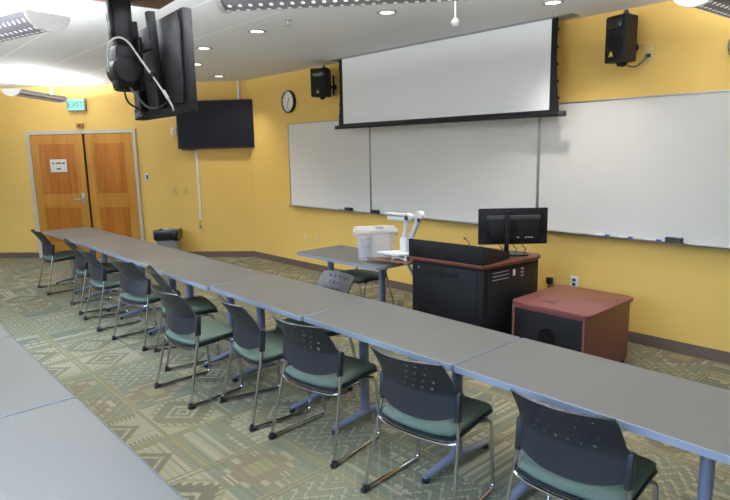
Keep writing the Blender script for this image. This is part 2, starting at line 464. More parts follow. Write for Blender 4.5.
t = at_left('cable_raceway', 'short white cable raceway on the wall above the television', 'raceway', .165, .0, .001)
b = MB(); b.box(-.02, .02, -.016, 0, 2.60, 2.908, .004); b.build('channel', M['white'], t)
b = MB(); b.box(-.013, .013, -.018, -.0161, 2.61, 2.90, .001); b.build('channel_cover', M['white'], t)
t = at_left('wall_outlet', 'cream outlet with a black plug at the foot of the white raceway', 'outlet', .95, .50, .001)
outlet(t, M['ivory'])
b = MB(); b.box(-.014, .014, -.035, -.012, .008, .036, .004); b.build('plug', M['blackp'], t)
b = MB(); b.tube(fillet([(0, -.03, .03), (0, -.04, .08), (.005, -.018, .14)], .03), .005); b.build('plug_cord', M['blackp'], t)

# wall TV
t = at_left('wall_television', 'large black flat television mounted on the yellow wall near the corner', 'television', .55, 2.22, .0)
b = MB(); b.box(-.655, .655, -.115, -.07, -.385, .385, .008); b.build('cabinet', M['blackp'], t)
b = MB(); b.box(-.635, .635, -.1175, -.1151, -.362, .368, .0); b.build('screen', M['tvglass'], t, smooth=False)
b = MB(); b.box(-.25, .25, -.0695, -.004, -.2, .2, .004); b.build('wall_mount', M['blackm'], t)
b = MB(); b.box(-.60, -.35, -.10, -.08, -.405, -.386, .004); b.build('lower_connector', M['blackp'], t)

# waste bin
pb = LW(1.43, 0, .24)
t = thing('waste_bin', 'grey waste bin with a black liner folded over its rim by the left wall', 'bin', (pb.x, pb.y, 0), RZL)
b = MB()
rings = []
for z, w, d in ((.001, .14, .10), (.02, .15, .11), (.43, .185, .135), (.445, .19, .14), (.445, .172, .122), (.03, .138, .098)):
    rings.append([(p[0], p[1], z) for p in rrect(-w, w, -d, d, .045)])
b.loft(rings); b.build('bin_body', M['greyp'], t)
b = MB(); rings = []
for z, w, d in ((.345, .197, .147), (.39, .203, .153), (.47, .206, .156), (.505, .200, .150), (.515, .188, .138), (.49, .168, .118), (.28, .147, .097)):
    rg = []
    for k, p in enumerate(rrect(-w, w, -d, d, .05, 7)):
        jz = .012*math.sin(k*2.3 + z*40) + random.uniform(-.006, .006); jr = 1 + random.uniform(-.03, .03)
        rg.append((p[0]*jr, p[1]*jr, z + (jz if z > .3 else 0)))
    rings.append(rg)
b.loft(rings, caps=False); b.build('bin_liner', M['bag'], t, ang=60)

# ------------------------------------------------------------------ front wall
# whiteboards: three panels
ZB, ZT = .945, 2.175
XJ = [-7.417, -5.607, -3.167, -.727]
names = ['whiteboard panel left of the hanging screen, with an eraser on its tray', 'wide middle whiteboard panel below and behind the hanging screen', 'wide right whiteboard panel behind the computer monitor']
for i in range(3):
    x0, x1 = XJ[i] + .002, XJ[i+1] - .002
    xc = (x0 + x1) / 2; w = (x1 - x0) / 2
    t = thing('whiteboard', names[i], 'whiteboard', (xc, YW - .001, ZB), 0, 'whiteboards on the front wall')
    H = ZT - ZB
    b = MB(); b.box(-w+.012, w-.012, -.012, 0, .012, H-.012); b.build('writing_surface', M['board'], t, smooth=False)
    for (a, c, z0, z1) in ((-w, w, H-.014, H), (-w, w, 0, .014), (-w, -w+.014, .0141, H-.0141), (w-.014, w, .0141, H-.0141)):
        b = MB(); b.box(a, c, -.018, 0, z0, z1, .002); b.build('frame_rail', M['alu'], t)
    b = MB(); b.poly([(-.018, .004), (-.075, .0), (-.08, .014), (-.076, .014), (-.073, .006), (-.018, .01)], -w+.02, w-.02, M=Matrix(((0, 0, 1, 0), (1, 0, 0, 0), (0, 1, 0, 0), (0, 0, 0, 1))))
    b.build('marker_tray', M['alu'], t, smooth=False)
TZ = ZB + .0108
def eraser(x, lab):
    t = thing('board_eraser', lab, 'eraser', (x, YW - .047, TZ), R(random.uniform(-2, 2)), 'board erasers on the whiteboard tray')
    b = MB(); b.box(-.065, .065, -.024, .024, 0, .02, .003); b.build('felt', M['darkgrey'], t)
    b = MB(); b.box(-.067, .067, -.025, .025, .0201, .045, .007); b.build('grip', M['blackp'], t)
eraser(-6.02, 'black board eraser on the tray of the left whiteboard panel')
eraser(-5.50, 'black board eraser on the tray just right of the first whiteboard joint')
eraser(-1.85, 'black board eraser on the tray at the right side of the photo')
def marker(x, lab, body, cap, caps=1):
    t = thing('marker_pen', lab, 'marker', (x, YW - .047, TZ + .008), R(random.uniform(-4, 4)), 'marker pens on the whiteboard tray')
    RX = Matrix.Rotation(PI/2, 4, 'Y')
    b = MB(); b.lathe([(.0065, -.06), (.008, -.056), (.008, .028)], 14, M=RX); b.build('barrel', body, t)
    b = MB(); b.lathe([(.0088, .0281), (.0088, .062), (.006, .068)], 14, M=RX); b.build('cap', cap, t)
marker(-6.17, 'marker pen lying left of the eraser on the left whiteboard tray', M['greyp'], M['alu'])
marker(-2.47, 'white marker pen with blue cap, leftmost of three on the right tray', M['white'], M['blue'])
marker(-2.26, 'white marker pen with blue cap, middle one of three on the right tray', M['white'], M['blue'])
marker(-2.02, 'white marker pen with blue cap, next to the eraser on the right tray', M['white'], M['blue'])

# projection screen
t = thing('projection_screen', 'large white projection screen hanging with black borders from the ceiling', 'screen', (-4.418, 5.0, 0), 0)
ZTp = 2.9018; ZBp = 2.083
def side_x(z, s):        # tab-tensioned side edge, swinging slightly inward in the middle
    k = (z - ZBp) / (ZTp - ZBp); return s * (1.566 - .035 * k - .05 * 4 * k * (1 - k) * .4)
b = MB(); zs = [ZBp + (ZTp - ZBp) * k / 10 for k in range(11)]
b.loft([[(-1.467, .0, z), (1.466, .0, z), (1.466, .003, z), (-1.467, .003, z)] for z in (ZBp + .02, ZTp)]); b.build('viewing_surface', M['screen'], t, smooth=False)
for s, xin in ((-1, -1.467), (1, 1.466)):
    b = MB(); b.loft([[(xin, -.001, z), (side_x(z, s), -.001, z), (side_x(z, s), .004, z), (xin, .004, z)] for z in zs]); b.build('side_border', M['blackm'], t, smooth=False)
    for k in range(5):
        z = ZBp + .12 + k * .15; xs = side_x(z, s)
        b = MB(); b.box(xs - .006, xs + .014, -.006, .008, z - .012, z + .012, .003); b.build('tension_tab', M['blackm'], t)
b = MB(); b.box(-1.467, 1.466, -.0012, .0042, ZBp, ZBp + .0199); b.build('lower_border', M['blackm'], t, smooth=False)
b = MB(); b.box(-1.60, 1.60, -.018, .02, ZBp - .042, ZBp - .0005, .006); bar = b.build('bottom_bar', M['blackm'], t)
for s in (-1, 1):
    b = MB(); b.box(s*1.60 - .03, s*1.60 + .03, -.021, .023, ZBp - .045, ZBp + .003, .006); b.build('bar_end_cap', M['blackp'], bar)
b = MB(); b.box(-1.66, 1.68, -.06, .10, 2.902, 2.9095); b.build('ceiling_slot', M['greyp'], t, smooth=False)

# clocks
def clock(x, z, lab):
    t = thing('wall_clock', lab, 'clock', (x, YW - .001, z), 0, 'wall clocks on the front wall')
    RX = Matrix.Rotation(PI/2, 4, 'X')
    b = MB(); b.lathe([(.165, 0), (.165, .035), (.158, .045), (.146, .045), (.142, .03), (.142, 0)], 48, M=RX); b.build('rim', M['blackg'], t)
    b = MB(); b.lathe([(.1418, .004), (.1418, .026)], 48, M=RX); f = b.build('dial', M['paper'], t)
    b = MB()
    for k in range(12):
        T = Matrix.Rotation(k*PI/6, 4, 'Y'); b.box(-.004, .004, -.0275, -.0262, .105, .13, M=T)
    b.build('hour_marks', M['ink'], f, smooth=False)
    for nm, L, w, a in (('hour_hand', .07, .006, 28), ('minute_hand', .11, .004, 196)):
        b = MB(); b.box(-w, w, -.031, -.029, -.015, L, M=Matrix.Rotation(R(a), 4, 'Y')); b.build(nm, M['ink'], t, smooth=False)
clock(-7.36, 2.492, 'round black rimmed wall clock left of the projection screen')
clock(-1.403, 2.495, 'round dark rimmed wall clock cut off by the right edge of the photo')

# loudspeakers
def speaker(x, z, rz, w, d, h, lab, off):
    t = thing('loudspeaker', lab, 'loudspeaker', (x, YW - off, z), rz, 'black loudspeakers on the front wall')
    y0 = -d/2
    pts = [(-w/2, y0 + .02), (-w/2 + .03, y0), (w/2 - .03, y0), (w/2, y0 + .02), (w/2 - .03, d/2), (-w/2 + .03, d/2)]
    b = MB(); b.poly(pts, -h/2, h/2, .012); cab = b.build('cabinet', M['blackm'], t)
    RX = Matrix.Rotation(PI/2, 4, 'X')
    b = MB(); b.lathe([(w*.36, 0), (w*.36, .008), (w*.32, .008), (w*.26, -.002), (w*.1, -.012), (w*.09, .0)], 28, M=Matrix.Translation((0, y0 - .002, -h*.12)) @ RX); b.build('woofer', M['blackm'], t)
    b = MB(); b.poly(rrect(-w*.36, w*.36, h*.2, h*.44, .03), 0, .008, .003, M=Matrix.Translation((0, y0 - .001, 0)) @ RX); b.build('tweeter_horn', M['blackg'], t)
    b = MB(); b.poly([(-.022, -.019), (.022, -.019), (0, .024)], 0, .006, M=Matrix.Translation((-w*.06, y0 - .012, -h*.33)) @ RX); bd = b.build('badge', M['yellow'], t, smooth=False)
    b = MB(); b.poly([(-.007, -.018), (.007, -.018), (0, -.004)], .006, .0075, M=Matrix.Translation((-w*.06, y0 - .012, -h*.33)) @ RX); b.build('badge_notch', M['blackp'], bd, smooth=False)
    b = MB(); b.lathe([(.025, 0), (.025, .02), (.016, .028), (.016, .04)], 16, M=Matrix.Translation((w*.15, 0, h/2))); b.build('top_knob', M['blackp'], t)
    # wall bracket, aimed back to the wall
    c, s = math.cos(-rz), math.sin(-rz)
    def wl(dx, dy, dz): return (c*dx - s*dy, s*dx + c*dy, dz)
    b = MB(); b.tube([wl(0, off - .012, -h*.12), wl(0, d*.2, -h*.12)], .02, 10); b.tube([wl(0, off - .004, -h*.12), wl(0, off - .014, -h*.12)], .035, 16); b.tube([wl(0, off - .03, -h*.42), wl(0, off - .03, h*.30)], .014, 8)
    b.tube(fillet([(0, d*.3, -h*.12), (0, d*.5 + .03, -h*.3), (0, d*.3, -h/2 - .02), (0, 0, -h/2 - .02)], .04), .014, 8); b.build('bracket', M['blackm'], t)
    b = MB(); b.lathe([(.022, -.03), (.03, -.024), (.03, 0)], 14, M=Matrix.Translation((0, .0, -h/2))); b.build('lower_knob', M['blackm'], t)
    return t
speaker(-6.29, 2.65, R(30), .25, .20, .36, 'black loudspeaker on the wall between the clock and the projection screen', .23)
sp = speaker(-2.285, 2.625, R(-17), .215, .17, .365, 'black loudspeaker high on the wall right of the projection screen', .26)
t = thing('wall_plate', 'white plate high on the wall beside the right loudspeaker, with its lead', 'wall plate', (-2.165, YW - .001, 2.52), 0)
b = MB(); b.box(-.045, .045, -.008, 0, -.07, .07, .004); b.build('plate', M['ivory'], t)
b = MB(); b.box(-.018, .018, -.03, -.0081, -.03, -.002, .004); b.build('plug', M['blackp'], t)
b = MB(); b.tube(fillet([(0, -.028, -.016), (-.005, -.07, -.05), (-.05, -.13, -.12), (-.13, -.2, -.085)], .05), .005, 8); b.build('lead', M['blackp'], t)

# front wall outlets
def fr_outlet(x, z, lab, pm, plug=False, sm=None):
    t = thing('wall_outlet', lab, 'outlet', (x, YW - .001, z), 0)
    outlet(t, pm, sm)
    if plug:
        b = MB(); b.box(-.03, .03, -.06, -.0115, -.03, .035, .008); b.build('plug', M['blackp'], t)
        b = MB(); b.tube(fillet([(0, -.05, -.02), (0, -.055, -.12), (-.04, -.05, -.2), (-.10, -.06, -.38), (-.25, -.10, -.46)], .06), .006, 8); b.build('plug_cord', M['blackp'], t)
fr_outlet(-2.99, .45, 'wall outlet with a black plug, between the black lectern and the cherry cabinet', M['ivory'], True)
fr_outlet(-2.745, .47, 'white wall outlet just above the back edge of the cherry cabinet', M['white'], False, M['darkgrey'])
fr_outlet(-7.08, .475, 'cream wall outlet under the left whiteboard, the left of the two', new_mat('cream_outlet', rgb(232, 208, 140), .5, noise=(20, .03)))
fr_outlet(-6.81, .483, 'cream wall outlet under the left whiteboard, the right of the two', new_mat('cream_outlet', rgb(228, 202, 130), .5, noise=(20, .03)))

# ------------------------------------------------------------------ tables
def make_table(lab, L=1.213, D=.603, inset=(.22, .22), group='grey tables of the long row'):
    """origin: floor, centre of the top"""
    t = thing('training_table', lab, 'table', (0, 0, 0), 0, group)
    hx, hy = L/2, D/2; zt = .74
    b = MB(); b.poly(rrect(-hx+.004, hx-.004, -hy+.004, hy-.004, .012, 3), zt-.03, zt, .0015, seg=1); b.build('tabletop', M['lam'], t)
    b = MB(); o = rrect(-hx, hx, -hy, hy, .016, 4); i = rrect(-hx+.0035, hx-.0035, -hy+.0035, hy-.0035, .0118, 4)
    rings = [[(p[0], p[1], zz) for p in pp] for pp, zz in ((i, zt-.031), (o, zt-.031), (o, zt-.001), (i, zt+.0003))]
    b.loft(rings, caps=False); b.build('edge_band', M['edge'], t)
    for sx, ins in ((-1, inset[0]), (1, inset[1])):
        x = sx*(hx - ins)
        b = MB()
        # oval column
        b.lathe([(1, .05), (1, .70)], 20, M=Matrix.Translation((x, .02, 0)), sx=.026, sy=.036)
        # splayed foot arching down to both ends
        rings = []
        for k in range(17):
            u = -1 + k/8; yy = .02 + u*.275; zc = .036 + .030*(1-abs(u))**1.2; hz = .010 + .020*(1-abs(u)); hw = .020 + .010*(1-abs(u))
            rings.append([(x + hw*math.cos(a), yy, zc + hz*math.sin(a)) for a in [2*PI*j/12 for j in range(12)]])
        b.loft(rings)
        # top plate
        b.box(x-.035, x+.035, -.22, .25, .695, .709, .003)
        lg = b.build('leg', M['legmetal'], t)
        for yy in (-.245, .285):
            b = MB(); b.lathe([(.018, .001), (.021, .006), (.021, .022), (.012, .026)], 14, M=Matrix.Translation((x, yy, 0))); b.build('glide', M['blackp'], lg)
    b = MB(); b.box(-hx+inset[0]+.03, hx-inset[1]-.03, .0, .04, .66, .69, .004); b.build('cross_rail', M['legmetal'], t)
    return t
PIT = 1.219; X0 = -.508; YT = 2.118 + .30
rowlab = ['grey table at the right end of the long row, nearest the camera', 'grey table second from the right end of the long row',
          'grey table third from the right end of the long row', 'middle grey table of the seven in the long row',
          'grey table third from the door end of the long row', 'grey table second from the door end of the long row', 'grey table at the far door end of the long row']
tab0 = make_table(rowlab[0], inset=(.22, .178)); tab1 = make_table(rowlab[1])
jit = [(.003, 0), (.0, 0), (-.012, .0), (-.03, 0), (.0, .0), (.01, 0), (.0, 0)]
for k in range(7):
    loc = (X0 - PIT*(k+.5), YT + jit[k][0], 0)
    if k == 0: tab0.location = loc
    elif k == 1: tab1.location = loc
    else: dup(tab1, loc, jit[k][1], rowlab[k])
fl = ['pale grey foreground table whose corner is nearest the camera at the lower left', 'pale grey foreground table behind the nearest one at the left edge', 'third pale grey foreground table, mostly outside the left edge']
for k in range(3):
    o = dup(tab1, (-1.44 - PIT*(k+.5) + .004, .378, 0), 0, fl[k]); o['group'] = 'grey tables of the front row'
t2 = dup(tab1, (-4.32, 3.792, 0), PI, 'grey table standing alone by the lectern with a clear storage tub on it')
del t2['group']

# ------------------------------------------------------------------ chairs
def back_profile(v):
    """v 0..1 from lower to upper edge: (y, z, half width)"""
    z = .50 + v*.322
    if z < .635: y = .117 + (z-.50)*.09
    else: y = .1292 - (z-.635)*.50 - (z-.635)**2*.85
    if z < .650: hw = .231
    elif z < .668: hw = .231 - (z-.650)/.018*.014
    else: hw = .217 - (z-.668)*.06
    return y, z, hw
def make_backrest(t):
    bm = bmesh.new()
    NU, NV = 18, 15
    def P(u, v):
        y, z, hw = back_profile(v)
        bow = .056*(1-u*u)
        zlow = (.036*u*u*abs(u) - .010*(1-u*u))*max(0, 1-v*2.4)**1.3
        cr = 0.0
        if v > .9: cr = -.003*(abs(u)**10)*(v-.9)/.1
        return Vector((u*hw, y - bow, z + zlow + cr))
    vert = {}
    def V(i2, j2):
        if (i2, j2) not in vert: vert[(i2, j2)] = bm.verts.new(P(-1 + i2/NU, j2/(2*NV)))
        return vert[(i2, j2)]
    holes = set()
    for j in (8, 10, 12, 13):
        pass
    for r, j in enumerate((7, 9, 11, 13)):
        for i in range(3 + (r % 2), 15, 2): holes.add((i, j))
    for i in range(NU):
        for j in range(NV):
            a, c = 2*i, 2*j
            ring = [V(a, c), V(a+1, c), V(a+2, c), V(a+2, c+1), V(a+2, c+2), V(a+1, c+2), V(a, c+2), V(a, c+1)]
            if (i, j) in holes:
                cu, cvv = -1 + (a+1)/NU, (c+1)/(2*NV)
                inner = []
                for k in range(8):
                    ang = R(-135 + 45*k)
                    inner.append(bm.verts.new(P(cu + .56*math.cos(ang)/NU*1.0, cvv + .33*math.sin(ang)/(NV))))
                for k in range(8): bm.faces.new((ring[k], ring[(k+1) % 8], inner[(k+1) % 8], inner[k]))
            else: bm.faces.new(ring)
    me = bpy.data.meshes.new('backrest')
    bmesh.ops.recalc_face_normals(bm, faces=bm.faces)
    bmesh.ops.solidify(bm, geom=list(bm.faces), thickness=.009)
    bmesh.ops.recalc_face_normals(bm, faces=bm.faces)
    bm.to_mesh(me); bm.free()
    me.materials.append(M['blackp'])
    for p in me.polygons: p.use_smooth = True
    me.set_sharp_from_angle(angle=R(50))
    o = bpy.data.objects.new('backrest', me); COL.objects.link(o); o.parent = t
    return o
def make_chair(lab, group):
    """origin: floor, midway between the two rear feet; faces +y"""
    t = thing('stacking_chair', lab, 'chair', (0, 0, 0), 0, group)
    # seat cushion
    def outl(k, dz):
        w0, w1 = .212*k, .232*k
        pts = []
        for p in [(-w0, .085), (-w0*.6, .06), (0, .05), (w0*.6, .06), (w0, .085), (w1, .16), (w1, .30), (w1, .42), (w1*.96, .455), (w1*.82, .472), (0, .476), (-w1*.82, .472), (-w1*.96, .455), (-w1, .42), (-w1, .30), (-w1, .16)]:
            yc = .26; y = yc + (p[1]-yc)*k
            drop = .026*min(1, max(0, (y-.05)/.34)) - .022*max(0, (y-.38)/.1)**2
            pts.append((p[0], y, dz + drop))
        return pts
    b = MB(); b.loft([outl(.97, .425), outl(1.0, .434), outl(1.0, .446), outl(.965, .456), outl(.80, .460), outl(.4, .456), outl(.05, .454)]); b.build('seat', M['seat'], t, ang=60)
    b = MB(); b.loft([outl(.88, .398), outl(1.0, .407), outl(1.03, .416), outl(1.03, .427), outl(1.0, .4275)]); b.build('seat_pan', M['blackp'], t, ang=60)
    make_backrest(t)
    for s in (-1, 1):
        # side frame: rear leg, floor runner, front leg
        pts = [Vector((s*.228, .129, .63))] + [Vector(p) for p in fillet([(s*.228, .129, .63), (s*.232, .117, .50), (s*.271, .004, .016), (s*.240, .45, .014), (s*.236, .425, .402), (s*.2, .36, .405)], .04, 6)][1:]
        b = MB(); b.tube(pts, .0105, 10); fr = b.build('sled_leg', M['chrome'], t)
        b = MB(); b.tube([(s*.2712, -.011, .015), (s*.2685, .034, .015)], .0165, 10); b.tube([(s*.271, .002, .012), (s*.2685, .008, .046)], .0145, 10); b.build('foot_cap', M['blackp'], fr)
        b = MB(); b.box(s*.229-.0135, s*.229+.0135, .103, .143, .50, .648, .009, M=Matrix.Translation((0, .123, .57)) @ Matrix.Rotation(R(-5), 4, 'X') @ Matrix.Translation((0, -.123, -.57))); b.build('post_sleeve', M['blackp'], t)
    b = MB()
    b.tube(fillet([(-.238, .094, .405), (-.19, .075, .390), (0, .062, .384), (.19, .075, .390), (.238, .094, .405)], .08, 5), .008, 8)
    b.build('rear_crossbar', M['chrome'], t)
    b = MB(); b.tube([(-.2, .36, .405), (.2, .36, .405)], .008, 8); b.build('front_crossbar', M['chrome'], t)
    return t
G = 'black stacking chairs along the table row'
chairs = [(-1.06, 1.94, 4, 'black perforated back chair nearest the camera, first from the right along the row'),
          (-1.845, 1.905, 7, 'black perforated back chair second from the right, at the seam of the first two tables'),
          (-2.68, 1.875, 7, 'black perforated back chair third from the right, in front of a grey table leg'),
          (-3.394, 1.85, -8.5, 'black chair fourth from the right along the row, next to the chair pulled out furthest'),
          (-3.985, 1.665, 2, 'black chair fifth from the right, pulled furthest back from the table'),
          (-4.80, 1.925, -14, 'black chair turned to the right, half hidden behind the furthest pulled out chair'),
          (-5.435, 1.885, 9, 'black chair turned slightly left, fourth from the door end of the row'),
          (-6.37, 1.85, -4, 'black chair third from the door end of the row'),
          (-7.18, 1.935, -7, 'black chair second from the door end of the row, largely hidden by its neighbour'),
          (-8.48, 1.91, -2, 'black chair alone at the door end of the row, farthest from the camera')]
c0 = make_chair(chairs[0][3], G)
for i, (x, y, a, lab) in enumerate(chairs):
    if i == 0: c0.location = (x, y, 0); c0.rotation_euler = (0, 0, R(a))
    else: dup(c0, (x, y, 0), R(a), lab)
o = dup(c0, (-3.468, 2.865, 0), R(175), 'slate looking chair back rising behind the far edge of the table row'); del o['group']
o = dup(c0, (-4.60, 4.36, 0), R(180), 'black chair tucked under the lone table beneath the clear storage tub'); del o['group']

# ------------------------------------------------------------------ lectern, cabinet, monitor
LRZ = R(4.6)
t = thing('lectern_desk', 'black metal lectern desk with vents, a dark wood top and fold out shelf', 'lectern', (-3.129, 3.737, 0), LRZ)
ZP = .84
def lec(x, y):      # lectern local to world
    c_, s_2 = math.cos(LRZ), math.sin(LRZ); return (-3.129 + x*c_ - y*s_2, 3.737 + x*s_2 + y*c_)
SD = math.atan2(.11, .58)
b = MB(); b.poly([(-.365, .02), (.36, .02), (.47, .60), (.46, .76), (-.365, .76)], .07, ZP-.03, .008); body = b.build('body', M['blackm'], t)
b = MB(); b.poly([(-.38, 0), (.355, 0), (.385, .03), (.505, .60), (.505, .68), (.49, .74), (.44, .80), (-.38, .80)], ZP-.0295, ZP, .005); b.build('desk_top', M['woodtop'], t)
b = MB(); b.box(-.335, .30, .012, .0195, .12, ZP-.06, .003); fp = b.build('front_panel', M['blackm'], t)
b = MB()
for k in range(9):
    for rr in range(3): b.box(-.24 + k*.042, -.21 + k*.042, .0095, .0115, .70 + rr*.016, .708 + rr*.016)
b.build('vent_slots', M['blackg'], fp, smooth=False)
b = MB(); b.lathe([(.04, 0), (.04, .012), (.028, .014), (.026, .004)], 20, M=Matrix.Translation((-.26, .0115, .36)) @ Matrix.Rotation(PI/2, 4, 'X')); b.build('cable_port', M['blackg'], fp)
b = MB(); b.lathe([(.012, 0), (.012, .008)], 14, M=Matrix.Translation((-.285, .0115, .755)) @ Matrix.Rotation(PI/2, 4, 'X')); b.build('lock', M['alu'], fp)
TS = Matrix.Translation((.36, .02, 0)) @ Matrix.Rotation(-SD, 4, 'Z')       # local y runs along the flared right side
b = MB(); b.box(.0005, .008, .05, .56, .12, ZP-.05, .003, M=TS); sdp = b.build('side_panel', M['blackm'], t)
b = MB()
for k in range(3): b.box(.0085, .010, .10, .30, .70 + k*.03, .706 + k*.03, M=TS)
b.build('side_vent', M['greyp'], sdp, smooth=False)
b = MB(); b.box(.0085, .010, .35, .38, .71, .765, M=TS); b.build('white_sticker', M['paper'], sdp, smooth=False)
b = MB()
for k in range(3): b.box(.0085, .011, .45, .49, .69 + k*.03, .706 + k*.03, .001, M=TS)
b.build('side_buttons', M['greyp'], sdp, smooth=False)
b = MB(); b.box(-.395, .368, .006, .026, ZP+.0005, ZP+.155, .003); b.build('front_hood', M['blackm'], t)
b = MB(); b.poly([(.028, ZP+.0006), (.42, ZP+.0006), (.42, ZP+.055), (.028, ZP+.150)], .350, .368, M=Matrix(((0, 0, 1, 0), (1, 0, 0, 0), (0, 1, 0, 0), (0, 0, 0, 1)))); b.build('side_hood', M['blackm'], t, smooth=False)
b = MB(); b.loft([[(-.35, .03, ZP+.001), (.345, .03, ZP+.001), (.345, .03, ZP+.10), (-.35, .03, ZP+.10)], [(-.35, .34, ZP+.001), (.345, .34, ZP+.001), (.345, .34, ZP+.03), (-.35, .34, ZP+.03)]]); b.build('control_console', M['blackp'], t, smooth=False)
for sx in (-.30, .30):
    for yy in (.10, .68):
        b = MB(); b.lathe([(.03, -.014), (.034, -.01), (.034, .01), (.03, .014)], 18, M=Matrix.Translation((sx, yy, .035)) @ Matrix.Rotation(PI/2, 4, 'Y')); b.box(sx-.02, sx+.02, yy-.015, yy+.015, .05, .0705, .002); b.build('caster', M['blackp'], t)
# side shelf, lower than the top, reaching over the end of the lone table
ZSH = .786
b = MB(); b.poly([(-.3660, -.035), (-.3660, .42), (-.56, .40), (-.62, .18), (-.72, .06), (-.80, .0), (-.845, -.025), (-.835, -.045), (-.80, -.05)], ZSH-.02, ZSH, .004); b.build('side_shelf', M['shelfwood'], t)
b = MB(); b.tube([(-.50, .1, ZSH-.0215), (-.372, .1, ZSH-.20)], .013, 8); b.box(-.372, -.3655, .07, .13, ZSH-.55, ZSH-.021, .002); b.tube([(-.53, .1, ZSH-.028), (-.372, .1, ZSH-.028)], .008, 8); b.build('shelf_bracket', M['legmetal'], t)

t = thing('rolling_cabinet', 'low cherry red cabinet with a black ventilated front panel beside the lectern', 'cabinet', (-2.288, 4.335, 0), 0)
w, d, h = .318, .37, .553; wr, df = .303, .383
b = MB(); b.box(-w, -w+.02, -df, d, .03, h-.0255, .002); b.box(wr-.02, wr, -df, d, .03, h-.0255, .002); b.box(-w+.02, wr-.02, d-.02, d, .03, h-.0255, .002); b.box(-w+.02, wr-.02, -df, d-.02, .03, .05); b.box(-w+.0201, wr-.0201, -df+.002, d-.02, h-.05, h-.0256)
b.build('carcass', M['cherry'], t, smooth=False)
b = MB(); b.poly(rrect(-w-.02, w+.02, -d-.02, d+.02, .06, 5), h-.025, h, .006); tp = b.build('cabinet_top', M['cherry'], t)
b = MB(); b.poly(rrect(-.05, .05, -.02, .02, .01), h+.0002, h+.003, M=Matrix.Translation((-.08, -.22, 0))); b.build('cable_grommet', M['darkgrey'], tp)
b = MB(); b.box(-w+.022, wr-.022, -df+.004, -df+.02, .052, h-.052, .002); fp = b.build('front_panel', M['blackm'], t)
b = MB(); MT = Matrix.Translation((.0, -df+.0035, .315)) @ Matrix.Rotation(PI/2, 4, 'X')
for r_ in (.028, .044, .060, .074): b.lathe([(r_, 0), (r_, .006), (r_-.007, .006), (r_-.007, 0)], 32, M=MT)
b.lathe([(.018, 0), (.018, .008), (.01, .01)], 20, M=MT); b.build('fan_grille', M['blackg'], fp)
for sx in (-1, 1):
    for sy in (-1, 1):
        b = MB(); b.lathe([(.02, .001), (.022, .006), (.022, .0295)], 16, M=Matrix.Translation((sx*.28, sy*.32, 0))); b.build('foot', M['blackp'], t)

# monitor
mc = Vector((-2.885, 4.354, 1.092))
rzm = math.atan2(.434, .40)
t = thing('computer_monitor', 'black computer monitor on a stand seen from behind, on the lectern top', 'monitor', (mc.x, mc.y, ZP + .0005), rzm)
zc = mc.z - ZP
b = MB(); b.box(-.30, .30, -.016, .016, zc-.158, zc+.158, .008); b.build('cabinet', M['blackm'], t)
b = MB(); b.box(-.29, .29, .0165, .018, zc-.146, zc+.148); b.build('screen', M['tvglass'], t, smooth=False)
b = MB(); b.box(-.215, .215, -.034, -.0165, zc-.11, zc+.09, .010); bk = b.build('rear_housing', M['blackm'], t)
b = MB(); b.box(-.23, .23, -.0365, -.0165, zc+.062, zc+.098, .006); b.build('vent_strip', M['darkgrey'], bk)
b = MB()
for x0 in (.03, .10, .125, .15): b.box(x0, x0+.02, -.036, -.0342, zc-.1, zc-.088)
b.build('port_labels', M['greyp'], bk, smooth=False)
b = MB(); b.box(-.085, -.045, -.075, -.050, .012, zc+.14, .008); b.box(-.085, .03, -.05, -.0345, zc-.045, zc+.055, .006); b.build('stand_column', M['blackg'], t)
b = MB(); b.poly(rrect(-.16, .13, -.10, .07, .04), .001, .014, .004); b.build('stand_base', M['blackg'], t)
b = MB()
for xx, zz in ((-.12, .0), (.0, .01), (.08, .0)):
    b.tube(fillet([(xx, -.02, zc-.159), (xx+.02, -.03, zc-.19), (xx+.03, -.05, .06), (xx, -.08, .022)], .05), .004, 6)
b.build('monitor_cables', M['blackp'], t)
# gooseneck clutter on the lectern
mx, my = lec(-.08, .62)
t = thing('computer_mouse', 'small white mouse on the lectern top left of the monitor', 'mouse', (mx, my, ZP+.0006), R(20))
b = MB(); b.loft([[(.03*k*math.cos(a), .052*k*math.sin(a), zz) for a in [2*PI*j/16 for j in range(16)]] for k, zz in ((.95, 0), (1, .008), (.9, .024), (.6, .035), (.2, .038))]); b.build('shell', M['white'], t)
b = MB(); b.box(-.004, .004, .015, .03, .0345, .041, .002); b.build('scroll_wheel', M['darkgrey'], t)
mx, my = lec(-.19, .66)
t = thing('desk_microphone', 'thin black gooseneck microphone rising behind the lectern console', 'microphone', (mx, my, ZP+.0006), 0)
b = MB(); b.lathe([(.03, 0), (.03, .012), (.012, .018)], 18); b.build('base', M['blackp'], t)
b = MB(); b.tube(fillet([(0, 0, .016), (0, 0, .055), (-.03, -.02, .085)], .03), .004, 8); b.build('gooseneck', M['blackm'], t)
b = MB(); b.tube([(-.028, -.019, .083), (-.045, -.03, .102)], .008, 10); b.build('capsule', M['blackm'], t)

